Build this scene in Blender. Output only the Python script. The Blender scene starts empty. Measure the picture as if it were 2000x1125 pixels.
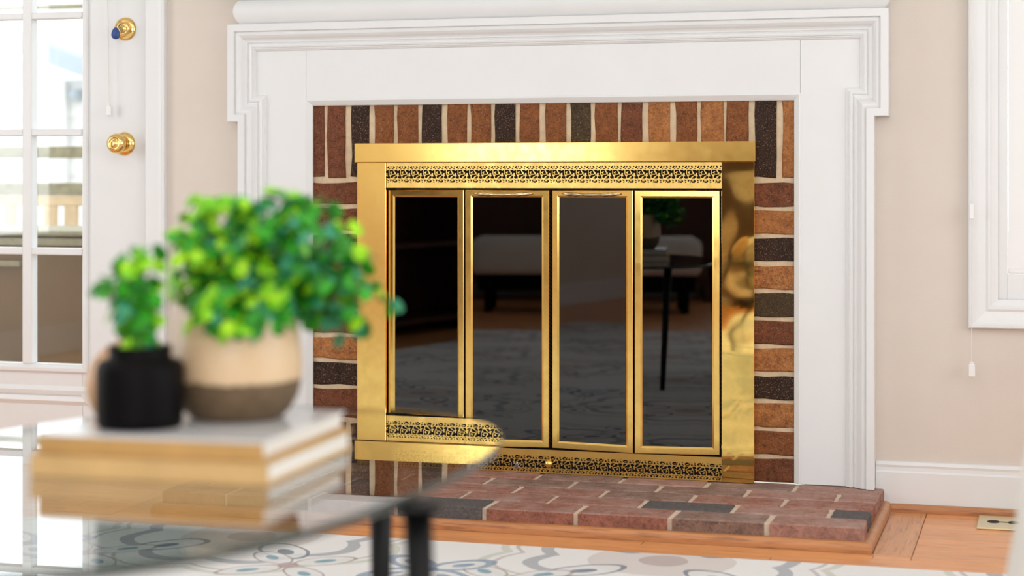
import bpy, bmesh, math, random
from mathutils import Vector, Matrix
# ------------------------------------------------------------------ camera, world, exposure, lights
S = bpy.context.scene
COL = S.collection
F, HY, CZ, D = 3561.0, 344.0, 0.803, 4.47      # focal px, horizon row, eye height, distance to hearth wall
TH = math.atan(0.292); sn, cs = math.sin(TH), math.cos(TH)
cam = bpy.data.cameras.new('camera'); co = bpy.data.objects.new('camera', cam); COL.objects.link(co)
co.location = (0, -D, CZ); co.rotation_euler = (math.pi/2, 0, TH)
cam.sensor_width = 36; cam.lens = F/2000*36; cam.shift_y = -(562.5-HY)/2000
cam.clip_start = 0.05; cam.clip_end = 200
cam.dof.use_dof = True; cam.dof.focus_distance = 4.5; cam.dof.aperture_fstop = cam.lens/1000/0.023
S.camera = co
w = bpy.data.worlds.new('sky'); S.world = w; w.use_nodes = True
bg = w.node_tree.nodes['Background']; bg.inputs[0].default_value = (0.90, 0.95, 1.0, 1); bg.inputs[1].default_value = 2.6
S.view_settings.view_transform = 'Standard'; S.view_settings.look = 'None'
S.view_settings.exposure = 0.0; S.view_settings.gamma = 1; S.view_settings.use_curve_mapping = False

def area(name, loc, rot, sx, sy, power, col=(1, 1, 1)):
    l = bpy.data.lights.new(name, 'AREA'); l.shape = 'RECTANGLE'; l.size = sx; l.size_y = sy
    l.energy = power; l.color = col
    o = bpy.data.objects.new(name, l); COL.objects.link(o); o.location = loc; o.rotation_euler = rot
    return o
RX0, RX1, RY0, RZ1 = -4.3, 2.4, -7.6, 2.55         # room
R90 = math.pi/2
area('daylight_rear', (-3.45, RY0-0.02, 1.45), (R90, 0, 0), 1.1, 1.7, 11, (0.97, 0.99, 1))
area('fill_rear_right', (0.5, RY0-0.02, 1.45), (R90, 0, 0), 2.6, 1.7, 62, (0.97, 0.99, 1))  # lamp added behind the camera, kept out of the brass reflections
area('fill_left', (RX0-0.02, -2.0, 1.35), (R90, 0, -R90), 1.7, 1.7, 18, (0.95, 0.98, 1))  # added fill lamp at an unseen left wall window
area('fill_right', (RX1+0.02, -2.6, 1.4), (R90, 0, R90), 3.0, 1.8, 25, (0.97, 0.99, 1))  # added fill lamp at an unseen right wall window
area('ceiling_fill_light', (-0.9, -3.4, RZ1-0.03), (0, 0, 0), 3.2, 3.2, 31, (0.97, 0.985, 1))  # unseen overhead lamp, added to even out the room light

# ------------------------------------------------------------------ helpers
def W(px, py, Y):
    u = (px-1000)/F; t = (Y+D)/(cs+u*sn)
    return Vector((( -sn+u*cs)*t, Y, CZ-(py-HY)/F*t))
def WX(px, Y): return W(px, HY, Y).x
def WZ(px, py, z):
    t = (CZ-z)*F/(py-HY); u = (px-1000)/F
    return Vector(((-sn+u*cs)*t, (cs+u*sn)*t-D, z))
def CW(px, Zc, z=0):            # a point Zc metres deep along the view axis
    x = (px-1000)/F*Zc
    return Vector((x*cs-Zc*sn, x*sn+Zc*cs-D, z))

class NB:                      # tiny node-expression builder
    def __init__(s, name):
        s.m = bpy.data.materials.new(name); s.m.use_nodes = True; s.t = s.m.node_tree; s.n = s.t.nodes
        s.b = s.n['Principled BSDF']; s.out = s.n['Material Output']
    def new(s, t, **k):
        n = s.n.new(t)
        for a, v in k.items(): setattr(n, a, v)
        return n
    def put(s, sock, v):
        if isinstance(v, bpy.types.NodeSocket): s.t.links.new(v, sock)
        else: sock.default_value = v
    def math(s, op, a, b=0.0, c=None):
        n = s.new('ShaderNodeMath', operation=op); s.put(n.inputs[0], a)
        s.put(n.inputs[1], b)
        if c is not None: s.put(n.inputs[2], c)
        return n.outputs[0]
    def mix(s, f, a, b):
        n = s.new('ShaderNodeMix', data_type='RGBA'); s.put(n.inputs[0], f)
        s.put(n.inputs[6], a if isinstance(a, bpy.types.NodeSocket) else tuple(a)+(1,)*(4-len(a)))
        s.put(n.inputs[7], b if isinstance(b, bpy.types.NodeSocket) else tuple(b)+(1,)*(4-len(b)))
        return n.outputs[2]
    def obj(s): return s.new('ShaderNodeTexCoord').outputs['Object']
    def geo(s): return s.new('ShaderNodeNewGeometry').outputs['Position']
    def mapv(s, v, sc=(1, 1, 1), rot=(0, 0, 0), loc=(0, 0, 0)):
        n = s.new('ShaderNodeMapping'); s.put(n.inputs[0], v); n.inputs[1].default_value = loc
        n.inputs[2].default_value = rot; n.inputs[3].default_value = sc
        return n.outputs[0]
    def noise(s, v, sc, det=4, rough=0.55, col=False):
        n = s.new('ShaderNodeTexNoise'); s.put(n.inputs['Vector'], v); n.inputs['Scale'].default_value = sc
        n.inputs['Detail'].default_value = det; n.inputs['Roughness'].default_value = rough
        return n.outputs[1 if col else 0]
    def ramp(s, f, a, b, c0=0.0, c1=1.0):
        n = s.new('ShaderNodeMapRange'); s.put(n.inputs[0], f); n.inputs[1].default_value = a
        n.inputs[2].default_value = b; n.inputs[3].default_value = c0; n.inputs[4].default_value = c1
        return n.outputs[0]
    def bump(s, h, st=0.2, dist=0.01):
        n = s.new('ShaderNodeBump'); s.put(n.inputs['Height'], h); n.inputs['Strength'].default_value = st
        n.inputs['Distance'].default_value = dist
        s.t.links.new(n.outputs[0], s.b.inputs['Normal'])
    def set(s, base=None, rough=None, metal=None, spec=None, coat=None):
        for k, v in (('Base Color', base), ('Roughness', rough), ('Metallic', metal), ('Specular IOR Level', spec), ('Coat Weight', coat)):
            if v is None: continue
            if isinstance(v, tuple): v = v+(1,)*(4-len(v))
            s.put(s.b.inputs[k], v)
        return s.m

def plain(name, c, rough=0.5, metal=0.0, vary=0.05, nsc=8.0, bump=0.0, bsc=60, spec=0.5):
    n = NB(name); o = n.geo()
    f = n.noise(o, nsc)
    c2 = tuple(max(0, x*(1-vary*2)) for x in c)
    base = n.mix(n.ramp(f, 0.3, 0.7), c2, c)
    if bump: n.bump(n.noise(o, bsc, 3), bump, 0.003)
    return n.set(base, rough, metal, spec)

M = {}
M['wall'] = plain('wall_paint', (0.685, 0.615, 0.545), 0.75, vary=0.015, bump=0.08, bsc=220)
M['trim'] = plain('white_gloss_paint', (0.775, 0.785, 0.782), 0.32, vary=0.012, bump=0.05, bsc=40)
M['ceiling'] = plain('ceiling_paint', (0.85, 0.84, 0.82), 0.9, vary=0.01)
M['vinyl'] = plain('white_vinyl', (0.84, 0.84, 0.83), 0.4, vary=0.01)
M['black'] = plain('black_satin', (0.003, 0.0026, 0.0026), 0.5, vary=0.1, spec=0.08)
M['black_leg'] = plain('black_wood', (0.004, 0.004, 0.0045), 0.4, vary=0.1, spec=0.22)
M['firebox'] = plain('sooty_firebrick', (0.02, 0.017, 0.015), 0.9, vary=0.3)
M['gap'] = plain('dark_gap', (0.008, 0.006, 0.004), 0.8)
M['cord'] = plain('white_cord', (0.8, 0.78, 0.75), 0.6)
M['blue'] = plain('blue_plastic', (0.006, 0.05, 0.24), 0.35)
M['steel'] = plain('grey_steel', (0.35, 0.38, 0.40), 0.35, 1.0)
M['silver'] = plain('worn_silver_brass', (0.80, 0.66, 0.42), 0.22, 1.0, vary=0.25, nsc=120)
M['siding'] = plain('white_siding', (0.86, 0.86, 0.85), 0.6)
M['roof'] = plain('blue_grey_fascia', (0.50, 0.58, 0.64), 0.7)
M['picket'] = plain('pale_tan_deck_wood', (0.80, 0.60, 0.36), 0.7, vary=0.1, nsc=20)
M['rail'] = plain('weathered_olive_wood', (0.37, 0.34, 0.21), 0.8, vary=0.2, nsc=30)
M['deck'] = plain('grey_deck_boards', (0.45, 0.40, 0.33), 0.8, vary=0.15)
M['box'] = plain('brown_resin', (0.16, 0.095, 0.04), 0.45, vary=0.12, nsc=4, bump=0.1, bsc=30)
M['boxlid'] = plain('olive_resin_lid', (0.34, 0.31, 0.20), 0.6, vary=0.12, nsc=60)
M['bench'] = plain('white_upholstery', (0.8, 0.77, 0.72), 0.9)
M['darkwood'] = plain('dark_mahogany', (0.07, 0.022, 0.012), 0.3, vary=0.25, nsc=6)
M['stem'] = plain('green_stem', (0.08, 0.13, 0.03), 0.6)
M['soil'] = plain('dark_soil', (0.02, 0.014, 0.01), 0.95, bump=0.6)
M['page'] = None
def brass(name, c, rough, wav, wsc, edge=0.0):
    n = NB(name); o = n.geo()
    h = n.noise(n.mapv(o, (1, 1, 1)), wsc, 1)
    sm = n.noise(o, 40, 5)
    base = n.mix(n.ramp(sm, 0.35, 0.75), c, tuple(x*0.86 for x in c))
    n.bump(h, 1.0, wav)
    return n.set(base, n.ramp(sm, 0.3, 0.8, rough, rough*1.6), 1.0)
BR = (0.99, 0.685, 0.205)
M['brass'] = brass('polished_brass', BR, 0.13, 0.0006, 5)
M['brass_wavy'] = brass('polished_thin_brass_sheet', BR, 0.04, 0.0055, 5)
M['brass_satin'] = brass('brushed_brass', BR, 0.24, 0.0008, 9)
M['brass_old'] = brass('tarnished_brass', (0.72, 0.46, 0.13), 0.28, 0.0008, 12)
M['hardware'] = brass('polished_brass_hardware', (0.93, 0.66, 0.25), 0.09, 0.0, 5)

def brick_mat(name, c1, c2, speck=(0.02, 0.012, 0.01), amt=0.5, sp=0.0, dusty=0.0):
    n = NB(name); o = n.geo()
    a = n.noise(o, 34, 7, 0.8); b = n.noise(o, 110, 6, 0.8); c = n.noise(n.mapv(o, loc=(3, 7, 1)), 300, 3, 0.6)
    base = n.mix(n.ramp(a, 0.36, 0.64), tuple(k*1.12 for k in c1), tuple(k*0.85 for k in c2))
    base = n.mix(n.math('MULTIPLY', n.ramp(b, 0.50, 0.66), amt*1.5), base, speck)
    base = n.mix(n.math('MULTIPLY', n.ramp(c, 0.56, 0.70), 0.30+sp), base, (0.62, 0.40, 0.26))
    if dusty:
        nz = n.new('ShaderNodeSeparateXYZ'); n.put(nz.inputs[0], n.new('ShaderNodeNewGeometry').outputs['True Normal'])
        up = n.ramp(nz.outputs[2], 0.2, 0.7)            # dust settles on the tops only
        base = n.mix(n.math('MULTIPLY', n.math('MULTIPLY', n.ramp(n.noise(o, 14, 7, 0.8), 0.38, 0.66), dusty), up), base, (0.52, 0.37, 0.32))
    h = n.math('ADD', n.math('MULTIPLY', b, 0.6), n.math('MULTIPLY', c, 0.4))
    n.bump(h, 1.0, 0.006)
    return n.set(base, 0.85, 0.0, 0.25)
M['b_red'] = brick_mat('red_brick', (0.29, 0.103, 0.034), (0.215, 0.072, 0.026))
M['b_redbrown'] = brick_mat('red_brown_brick', (0.225, 0.076, 0.034), (0.15, 0.05, 0.024))
M['b_dark'] = brick_mat('dark_charred_brick', (0.050, 0.026, 0.017), (0.028, 0.016, 0.012), sp=0.15)
M['b_olive'] = brick_mat('dark_olive_brick', (0.085, 0.055, 0.026), (0.060, 0.040, 0.022))
M['b_orange'] = brick_mat('orange_tan_brick', (0.52, 0.215, 0.068), (0.30, 0.105, 0.034), amt=0.4, sp=0.25)
M['h_red'] = brick_mat('dusty_red_paver', (0.43, 0.17, 0.115), (0.30, 0.125, 0.09), amt=0.35, dusty=0.75)
M['h_rose'] = brick_mat('rose_paver', (0.50, 0.26, 0.20), (0.36, 0.18, 0.14), amt=0.3, dusty=0.8)
M['h_brown'] = brick_mat('brown_paver', (0.30, 0.18, 0.135), (0.20, 0.12, 0.095), amt=0.35, dusty=0.7)
M['h_slate'] = brick_mat('slate_grey_paver', (0.11, 0.11, 0.115), (0.17, 0.15, 0.145), amt=0.35)
M['mortar'] = plain('cream_mortar', (0.70, 0.54, 0.36), 0.95, vary=0.12, nsc=40, bump=0.6, bsc=180)
M['mortar_pink'] = plain('pinkish_mortar', (0.78, 0.64, 0.50), 0.95, vary=0.12, nsc=40, bump=0.6, bsc=180)

def wood(name, c1, c2, c3, axis='x', rough=0.3, gs=1.0):
    n = NB(name); o = n.obj(); inf = n.new('ShaderNodeObjectInfo')
    sc = (1.2, 18, 18) if axis == 'x' else (18, 1.2, 18)
    vec = n.new('ShaderNodeVectorMath', operation='ADD'); n.put(vec.inputs[0], n.geo())
    sca = n.new('ShaderNodeVectorMath', operation='SCALE'); n.put(sca.inputs[0], (7.0, 3.0, 5.0)); n.put(sca.inputs['Scale'], inf.outputs['Random'])
    n.put(vec.inputs[1], sca.outputs[0])
    v = n.mapv(vec.outputs[0], tuple(k*gs for k in sc))
    a = n.noise(v, 2.2, 8, 0.65); b = n.noise(v, 9, 4, 0.6)
    base = n.mix(n.ramp(a, 0.33, 0.68), c1, c2)
    base = n.mix(n.math('MULTIPLY', n.ramp(b, 0.50, 0.66), 0.75), base, c3)
    base = n.mix(n.math('MULTIPLY', inf.outputs['Random'], 0.22), base, c3)
    n.bump(b, 0.15, 0.002)
    return n.set(base, rough, 0.0, 0.5)
M['oak'] = wood('orange_oak_floor', (0.90, 0.42, 0.165), (0.76, 0.33, 0.12), (0.46, 0.18, 0.065), 'x', 0.30)
M['oak_y'] = wood('orange_oak_floor_cross', (0.74, 0.36, 0.16), (0.62, 0.28, 0.11), (0.40, 0.17, 0.07), 'y', 0.32)
M['oak_trim'] = wood('oak_shoe_moulding', (0.60, 0.27, 0.105), (0.46, 0.19, 0.07), (0.26, 0.10, 0.04), 'x', 0.35)
M['oak_trim_y'] = wood('oak_shoe_moulding_cross', (0.64, 0.32, 0.14), (0.50, 0.23, 0.09), (0.30, 0.12, 0.05), 'y', 0.35)
M['bookcloth'] = plain('tan_book_cloth', (0.56, 0.32, 0.10), 0.6, vary=0.12, nsc=12)
M['bookcloth2'] = plain('golden_tan_book_cloth', (0.66, 0.42, 0.17), 0.6, vary=0.10, nsc=14)
M['greycover'] = plain('glossy_pale_grey_cover', (0.66, 0.66, 0.66), 0.14, vary=0.03)
def pages():
    n = NB('book_pages'); g = n.geo()
    sep = n.new('ShaderNodeSeparateXYZ'); n.put(sep.inputs[0], g)
    l = n.noise(n.mapv(g, (2, 2, 900)), 1.5, 2)
    return n.set(n.mix(n.ramp(l, 0.35, 0.65), (0.70, 0.66, 0.58), (0.86, 0.84, 0.80)), 0.8)
M['page'] = pages()
M['fabric'] = plain('cream_linen', (0.78, 0.74, 0.68), 0.95, vary=0.04, nsc=4, bump=0.3, bsc=400)
M['tanwood'] = plain('tan_turned_wood', (0.62, 0.36, 0.18), 0.5, vary=0.15, nsc=20)

def thinglass(name, tint, ior, rough=0.0, gain=1.0):
    n = NB(name); n.n.remove(n.b)
    g = n.new('ShaderNodeNewGeometry')
    ii = n.math('ADD', n.math('MULTIPLY', g.outputs['Backfacing'], 1/ior-ior), ior)
    fr = n.new('ShaderNodeFresnel'); n.put(fr.inputs[0], ii)
    R = fr.outputs[0]
    f = n.math('DIVIDE', n.math('MULTIPLY', R, 2.0*gain), n.math('ADD', R, 1.0))
    t = n.new('ShaderNodeBsdfTransparent'); t.inputs[0].default_value = tint+(1,)
    gl = n.new('ShaderNodeBsdfGlossy'); gl.inputs['Roughness'].default_value = rough
    mx = n.new('ShaderNodeMixShader'); n.put(mx.inputs[0], f)
    n.t.links.new(t.outputs[0], mx.inputs[1]); n.t.links.new(gl.outputs[0], mx.inputs[2])
    n.t.links.new(mx.outputs[0], n.out.inputs[0])
    return n.m
def clear(name, tint):
    n = NB(name); n.n.remove(n.b)
    t = n.new('ShaderNodeBsdfTransparent'); t.inputs[0].default_value = tint+(1,)
    n.t.links.new(t.outputs[0], n.out.inputs[0]); return n.m
M['tableglass'] = thinglass('table_glass_surface', (0.76, 0.86, 0.85), 2.7, gain=1.1)
M['tableclear'] = clear('table_glass_underside', (0.95, 0.97, 0.96))
M['tableedge'] = plain('green_glass_edge', (0.03, 0.042, 0.036), 0.15, vary=0.05)
M['pane'] = thinglass('window_glass', (0.97, 0.98, 0.97), 1.5)
M['smoked'] = thinglass('smoked_fire_glass', (0.22, 0.20, 0.19), 1.52)

def pot_mat():
    n = NB('two_tone_stoneware'); g = n.obj()
    sep = n.new('ShaderNodeSeparateXYZ'); n.put(sep.inputs[0], g)
    wv = n.math('MULTIPLY', n.math('SUBTRACT', n.noise(g, 22, 3), 0.5), 0.016)
    z = n.math('ADD', sep.outputs[2], wv)
    f = n.ramp(z, 0.044, 0.047)
    cr = n.mix(n.noise(g, 14, 4), (0.63, 0.42, 0.23), (0.74, 0.57, 0.37))
    dk = n.mix(n.noise(g, 60, 5), (0.07, 0.043, 0.02), (0.19, 0.125, 0.065))
    n.bump(n.noise(g, 120, 4), 0.3, 0.003)
    return n.set(n.mix(f, dk, cr), n.ramp(f, 0, 1, 0.7, 0.35))
M['pot'] = pot_mat()
def leaf_mat(name, a, b):
    n = NB(name); g = n.geo()
    base = n.mix(n.ramp(n.noise(g, 55, 2), 0.38, 0.62), a, b)
    n.b.inputs['Transmission Weight'].default_value = 0.0
    n.b.inputs['Subsurface Weight'].default_value = 0.0
    return n.set(base, 0.40, 0.0, 0.3)
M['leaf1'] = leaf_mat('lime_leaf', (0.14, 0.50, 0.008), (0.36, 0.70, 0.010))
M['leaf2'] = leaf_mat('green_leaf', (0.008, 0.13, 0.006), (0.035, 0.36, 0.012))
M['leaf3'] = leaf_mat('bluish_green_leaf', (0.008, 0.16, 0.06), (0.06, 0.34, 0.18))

def rug_mat():
    n = NB('floral_rug_weave'); g = n.geo()
    sep = n.new('ShaderNodeSeparateXYZ')
    wob = n.noise(g, 6, 2, col=True)
    va = n.new('ShaderNodeVectorMath', operation='MULTIPLY_ADD'); n.put(va.inputs[0], wob); va.inputs[1].default_value = (0.03, 0.03, 0); n.put(va.inputs[2], g)
    n.put(sep.inputs[0], va.outputs[0])
    X, Y = sep.outputs[0], sep.outputs[1]
    def cell(P, size, off):
        q = n.math('FRACT', n.math('DIVIDE', n.math('ADD', P, off), size))
        return n.math('MULTIPLY', n.math('SUBTRACT', q, 0.5), size)
    def band(e, c, wd):            # 1 where |e-c|<wd
        return n.math('COMPARE', e, c, wd)
    def ell(x, y, cx, cy, ax, ay):
        a = n.math('POWER', n.math('DIVIDE', n.math('SUBTRACT', x, cx), ax), 2.0)
        b = n.math('POWER', n.math('DIVIDE', n.math('SUBTRACT', y, cy), ay), 2.0)
        return n.math('ADD', a, b)
    def rot45(ax, ay):
        a = n.math('MULTIPLY', n.math('ADD', ax, ay), 0.7071); b = n.math('MULTIPLY', n.math('SUBTRACT', ax, ay), 0.7071)
        return a, b
    col = n.mix(n.noise(g, 3, 3), (0.88, 0.875, 0.855), (0.84, 0.85, 0.845))
    A = lambda v: n.math('ABSOLUTE', v)
    def layer(col, ox, oy, size, R, petal, line_c, spot_c, ctr_c, lw=0.12):
        x = cell(X, size, ox); y = cell(Y, size, oy)
        a, b = rot45(A(x), A(y))
        e = ell(a, b, R, 0.0, petal, petal*0.52)
        col = n.mix(n.math('MULTIPLY', n.math('LESS_THAN', e, 1.0), 0.8), col, (0.80, 0.81, 0.80))
        col = n.mix(n.math('MULTIPLY', band(e, 1.0, lw), 0.75), col, line_c)
        e2 = ell(a, b, R*1.05, 0.0, petal*0.36, petal*0.18)
        col = n.mix(n.math('MULTIPLY', n.math('LESS_THAN', e2, 1.0), 0.8), col, spot_c)
        e3 = ell(x, y, 0.0, 0.0, R*0.28, R*0.28)
        return n.mix(n.math('MULTIPLY', n.math('LESS_THAN', e3, 1.0), 0.8), col, ctr_c)
    def rings(col, ox, oy, size, specs):
        x = cell(X, size, ox); y = cell(Y, size, oy)
        r = n.math('SQRT', ell(x, y, 0.0, 0.0, 1.0, 1.0)); th = n.math('ARCTAN2', y, x)
        for rad, wd, amp, k, c, al in specs:
            rr = n.math('ADD', r, n.math('MULTIPLY', A(n.math('SINE', n.math('MULTIPLY', th, k))), amp))
            col = n.mix(n.math('MULTIPLY', band(rr, rad, wd), al), col, c)
        return col
    taupe, slate, blue, green = (0.36, 0.30, 0.27), (0.13, 0.17, 0.23), (0.16, 0.34, 0.42), (0.42, 0.46, 0.30)
    col = rings(col, 0.28, 0.30, 0.92, [(0.33, 0.010, -0.05, 4, green, 0.4), (0.30, 0.005, -0.05, 4, taupe, 0.5),
        (0.235, 0.016, -0.04, 4, slate, 0.5), (0.10, 0.05, 0.0, 1, (0.62, 0.52, 0.48), 0.5)])
    col = layer(col, 0.28, 0.30, 0.92, 0.185, 0.085, slate, slate, (0.5, 0.4, 0.38), 0.16)
    col = layer(col, 0.77+0.005, 0.79, 0.46, 0.085, 0.068, taupe, blue, (0.48, 0.36, 0.36))
    col = layer(col, 0.72, 0.51, 0.92, 0.075, 0.07, (0.22, 0.32, 0.45), (0.22, 0.32, 0.45), (0.2, 0.3, 0.4), 0.4)
    pile = n.noise(g, 700, 2)
    n.bump(pile, 0.5, 0.004)
    return n.set(col, 0.95, 0.0, 0.1)
M['rug'] = rug_mat()

def link(name, bm, mat, parent=None, smooth=False, mats=None):
    me = bpy.data.meshes.new(name); bm.normal_update(); bm.to_mesh(me); bm.free()
    for m in (mats or [mat]): me.materials.append(m)
    if smooth:
        for p in me.polygons: p.use_smooth = True
    o = bpy.data.objects.new(name, me); COL.objects.link(o)
    if parent is not None: o.parent = parent
    return o
def tag(o, label=None, cat=None, group=None, kind=None):
    if label: o['label'] = label
    if cat: o['category'] = cat
    if group: o['group'] = group
    if kind: o['kind'] = kind
    return o
def thing(name, label, cat, loc=(0, 0, 0), rz=0.0, group=None):
    o = bpy.data.objects.new(name, None); COL.objects.link(o); o.location = loc; o.rotation_euler = (0, 0, rz)
    o.empty_display_size = 0.05
    return tag(o, label, cat, group)
def struct(name, bm, mat, smooth=False): return tag(link(name, bm, mat, None, smooth), kind='structure')
def box(bm, x0, x1, y0, y1, z0, z1, bev=0.0, seg=1):
    x0, x1 = min(x0, x1), max(x0, x1); y0, y1 = min(y0, y1), max(y0, y1); z0, z1 = min(z0, z1), max(z0, z1)
    vs = [bm.verts.new((x, y, z)) for x in (x0, x1) for y in (y0, y1) for z in (z0, z1)]
    fs = [bm.faces.new([vs[i] for i in f]) for f in ((0, 1, 3, 2), (4, 6, 7, 5), (0, 4, 5, 1), (2, 3, 7, 6), (0, 2, 6, 4), (1, 5, 7, 3))]
    if bev:
        es = {e for f in fs for e in f.edges}
        bmesh.ops.bevel(bm, geom=list(es), offset=bev, segments=seg, affect='EDGES', profile=0.5)
    return bm
def B(*a, **k): return box(bmesh.new(), *a, **k)
def lathe(prof, seg=32, axis='z', bm=None, c=(0, 0, 0)):
    bm = bm or bmesh.new(); rows = []
    for r, h in prof:
        row = []
        for i in range(seg):
            a = 2*math.pi*i/seg
            p = (r*math.cos(a), r*math.sin(a), h)
            if axis == '-y': p = (p[0], -h, p[1])
            row.append(bm.verts.new((p[0]+c[0], p[1]+c[1], p[2]+c[2])))
        rows.append(row)
    for a, b in zip(rows, rows[1:]):
        for i in range(seg): bm.faces.new((a[i], a[(i+1) % seg], b[(i+1) % seg], b[i]))
    for row, r in ((rows[0], prof[0][0]), (rows[-1], prof[-1][0])):
        if r > 1e-5: bm.faces.new(row)
    bmesh.ops.remove_doubles(bm, verts=bm.verts, dist=1e-6)
    bmesh.ops.recalc_face_normals(bm, faces=bm.faces)
    return bm
def tube(bm, pts, r, seg=6, taper=None):
    pts = [Vector(p) for p in pts]; rows = []
    for i, p in enumerate(pts):
        d = (pts[min(i+1, len(pts)-1)]-pts[max(i-1, 0)]).normalized()
        a = d.cross(Vector((0, 0, 1))); a = a if a.length > 1e-3 else d.cross(Vector((1, 0, 0))); a.normalize(); b = d.cross(a)
        rr = r if taper is None else r+(taper-r)*i/(len(pts)-1)
        rows.append([bm.verts.new(p+rr*(math.cos(2*math.pi*k/seg)*a+math.sin(2*math.pi*k/seg)*b)) for k in range(seg)])
    for a, b in zip(rows, rows[1:]):
        for k in range(seg): bm.faces.new((a[k], a[(k+1) % seg], b[(k+1) % seg], b[k]))
    bm.faces.new(rows[0][::-1]); bm.faces.new(rows[-1])
    return bm
def sweep(path, prof, closed=False, caps=True):
    """mitred moulding: path in (x,z), prof = (offset to the right of travel, y)"""
    bm = bmesh.new(); n = len(path); rows = []
    for i in range(n):
        p = Vector(path[i]); ns = []
        if i > 0 or closed:
            d = (p-Vector(path[i-1])).normalized(); ns.append(Vector((d.y, -d.x)))
        if i < n-1 or closed:
            d = (Vector(path[(i+1) % n])-p).normalized(); ns.append(Vector((d.y, -d.x)))
        m = ns[0] if len(ns) == 1 else (ns[0]+ns[1])/(1+ns[0].dot(ns[1]))
        rows.append([bm.verts.new((p.x+m.x*o, y, p.y+m.y*o)) for o, y in prof])
    for i in range(n if closed else n-1):
        a, b = rows[i], rows[(i+1) % n]
        for k in range(len(prof)-1): bm.faces.new((a[k], b[k], b[k+1], a[k+1]))
    if caps and not closed: bm.faces.new(rows[0]); bm.faces.new(rows[-1][::-1])
    bmesh.ops.recalc_face_normals(bm, faces=bm.faces)
    return bm
rnd = random.Random(5)

# ------------------------------------------------------------------ key measurements on the hearth wall
XDr = WX(284, 0.0)                    # door slab right edge
OL, OR = WX(609, 0.0), WX(1555, 0.0)  # brick opening
OT = W(1080, 201, 0.0).z
MLo = WX(465, -0.04); MRo = WX(1708, -0.04); ELo = WX(445, -0.04); ERo = WX(1736, -0.04)
HT = 0.052                            # top of hearth
ZJ = (W(445, 237, -0.04).z+W(1736, 228, -0.04).z)/2
ZT = (W(445, 48, -0.04).z+W(1736, 15, -0.04).z)/2
WL = WX(1891, -0.02); WB = W(1893, 641, -0.02).z
print('KEY', OL, OR, OT, MLo, MRo, ELo, ERo, ZJ, ZT, WL, WB, XDr)

# ------------------------------------------------------------------ room shell
def holed(axis, a0, a1, z0, z1, holes, p0, p1):
    bm = bmesh.new()
    xs = sorted({a0, a1, *[h[0] for h in holes], *[h[1] for h in holes]}); zs = sorted({z0, z1, *[h[2] for h in holes], *[h[3] for h in holes]})
    for i in range(len(xs)-1):
        for j in range(len(zs)-1):
            cx, cz = (xs[i]+xs[i+1])/2, (zs[j]+zs[j+1])/2
            if any(h[0] < cx < h[1] and h[2] < cz < h[3] for h in holes): continue
            if axis == 'x': box(bm, xs[i], xs[i+1], p0, p1, zs[j], zs[j+1])
            else: box(bm, p0, p1, xs[i], xs[i+1], zs[j], zs[j+1])
    bmesh.ops.remove_doubles(bm, verts=bm.verts, dist=1e-5)
    return bm
DX0, DX1, DZ1 = XDr-0.90, XDr+0.004, 2.05
WHX0, WHX1, WHZ0, WHZ1 = WL+0.066, WL+1.1, WB+0.066, 2.0
struct('wall_back', holed('x', RX0, RX1, 0, RZ1, [(DX0, DX1, 0, DZ1), (OL-0.02, OR+0.02, 0, OT+0.03), (WHX0, WHX1, WHZ0, WHZ1)], 0.0, 0.15), M['wall'])
struct('wall_left', holed('y', RY0, 0, 0, RZ1, [(-2.85, -1.15, 0.5, 2.2)], RX0-0.12, RX0), M['wall'])
struct('wall_right', holed('y', RY0, 0, 0, RZ1, [(-4.1, -1.1, 0.5, 2.3)], RX1, RX1+0.12), M['wall'])
struct('wall_front', holed('x', RX0, RX1, 0, RZ1, [(-4.0, -2.9, 0.6, 2.3), (-0.8, 1.8, 0.6, 2.3)], RY0-0.12, RY0), M['wall'])
struct('ceiling', B(RX0-.12, RX1+.12, RY0-.12, 0.15, RZ1, RZ1+0.1), M['ceiling'])
# window frames of the other walls (the brass reflects one; others added for light)
def frame_rect(a0, a1, z0, z1, p, axis, nx):
    bm = bmesh.new(); w_ = 0.05
    def bb(u0, u1, v0, v1):
        if axis == 'x': box(bm, u0, u1, p-0.03, p+0.03, v0, v1)
        else: box(bm, p-0.03, p+0.03, u0, u1, v0, v1)
    bb(a0, a1, z0, z0+w_); bb(a0, a1, z1-w_, z1)
    for k in range(nx+1):
        u = a0+(a1-a0-w_)*k/nx; bb(u, u+w_, z0+w_, z1-w_)
    return bm
struct('window_2', frame_rect(-4.0, -2.9, 0.6, 2.3, RY0-0.05, 'x', 1), M['trim'])
struct('window_3', frame_rect(-0.8, 1.8, 0.6, 2.3, RY0-0.05, 'x', 3), M['trim'])
struct('window_4', frame_rect(-2.85, -1.15, 0.5, 2.2, RX0-0.05, 'y', 2), M['trim'])
struct('window_5', frame_rect(-4.1, -1.1, 0.5, 2.3, RX1+0.06, 'y', 3), M['trim'])

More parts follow.
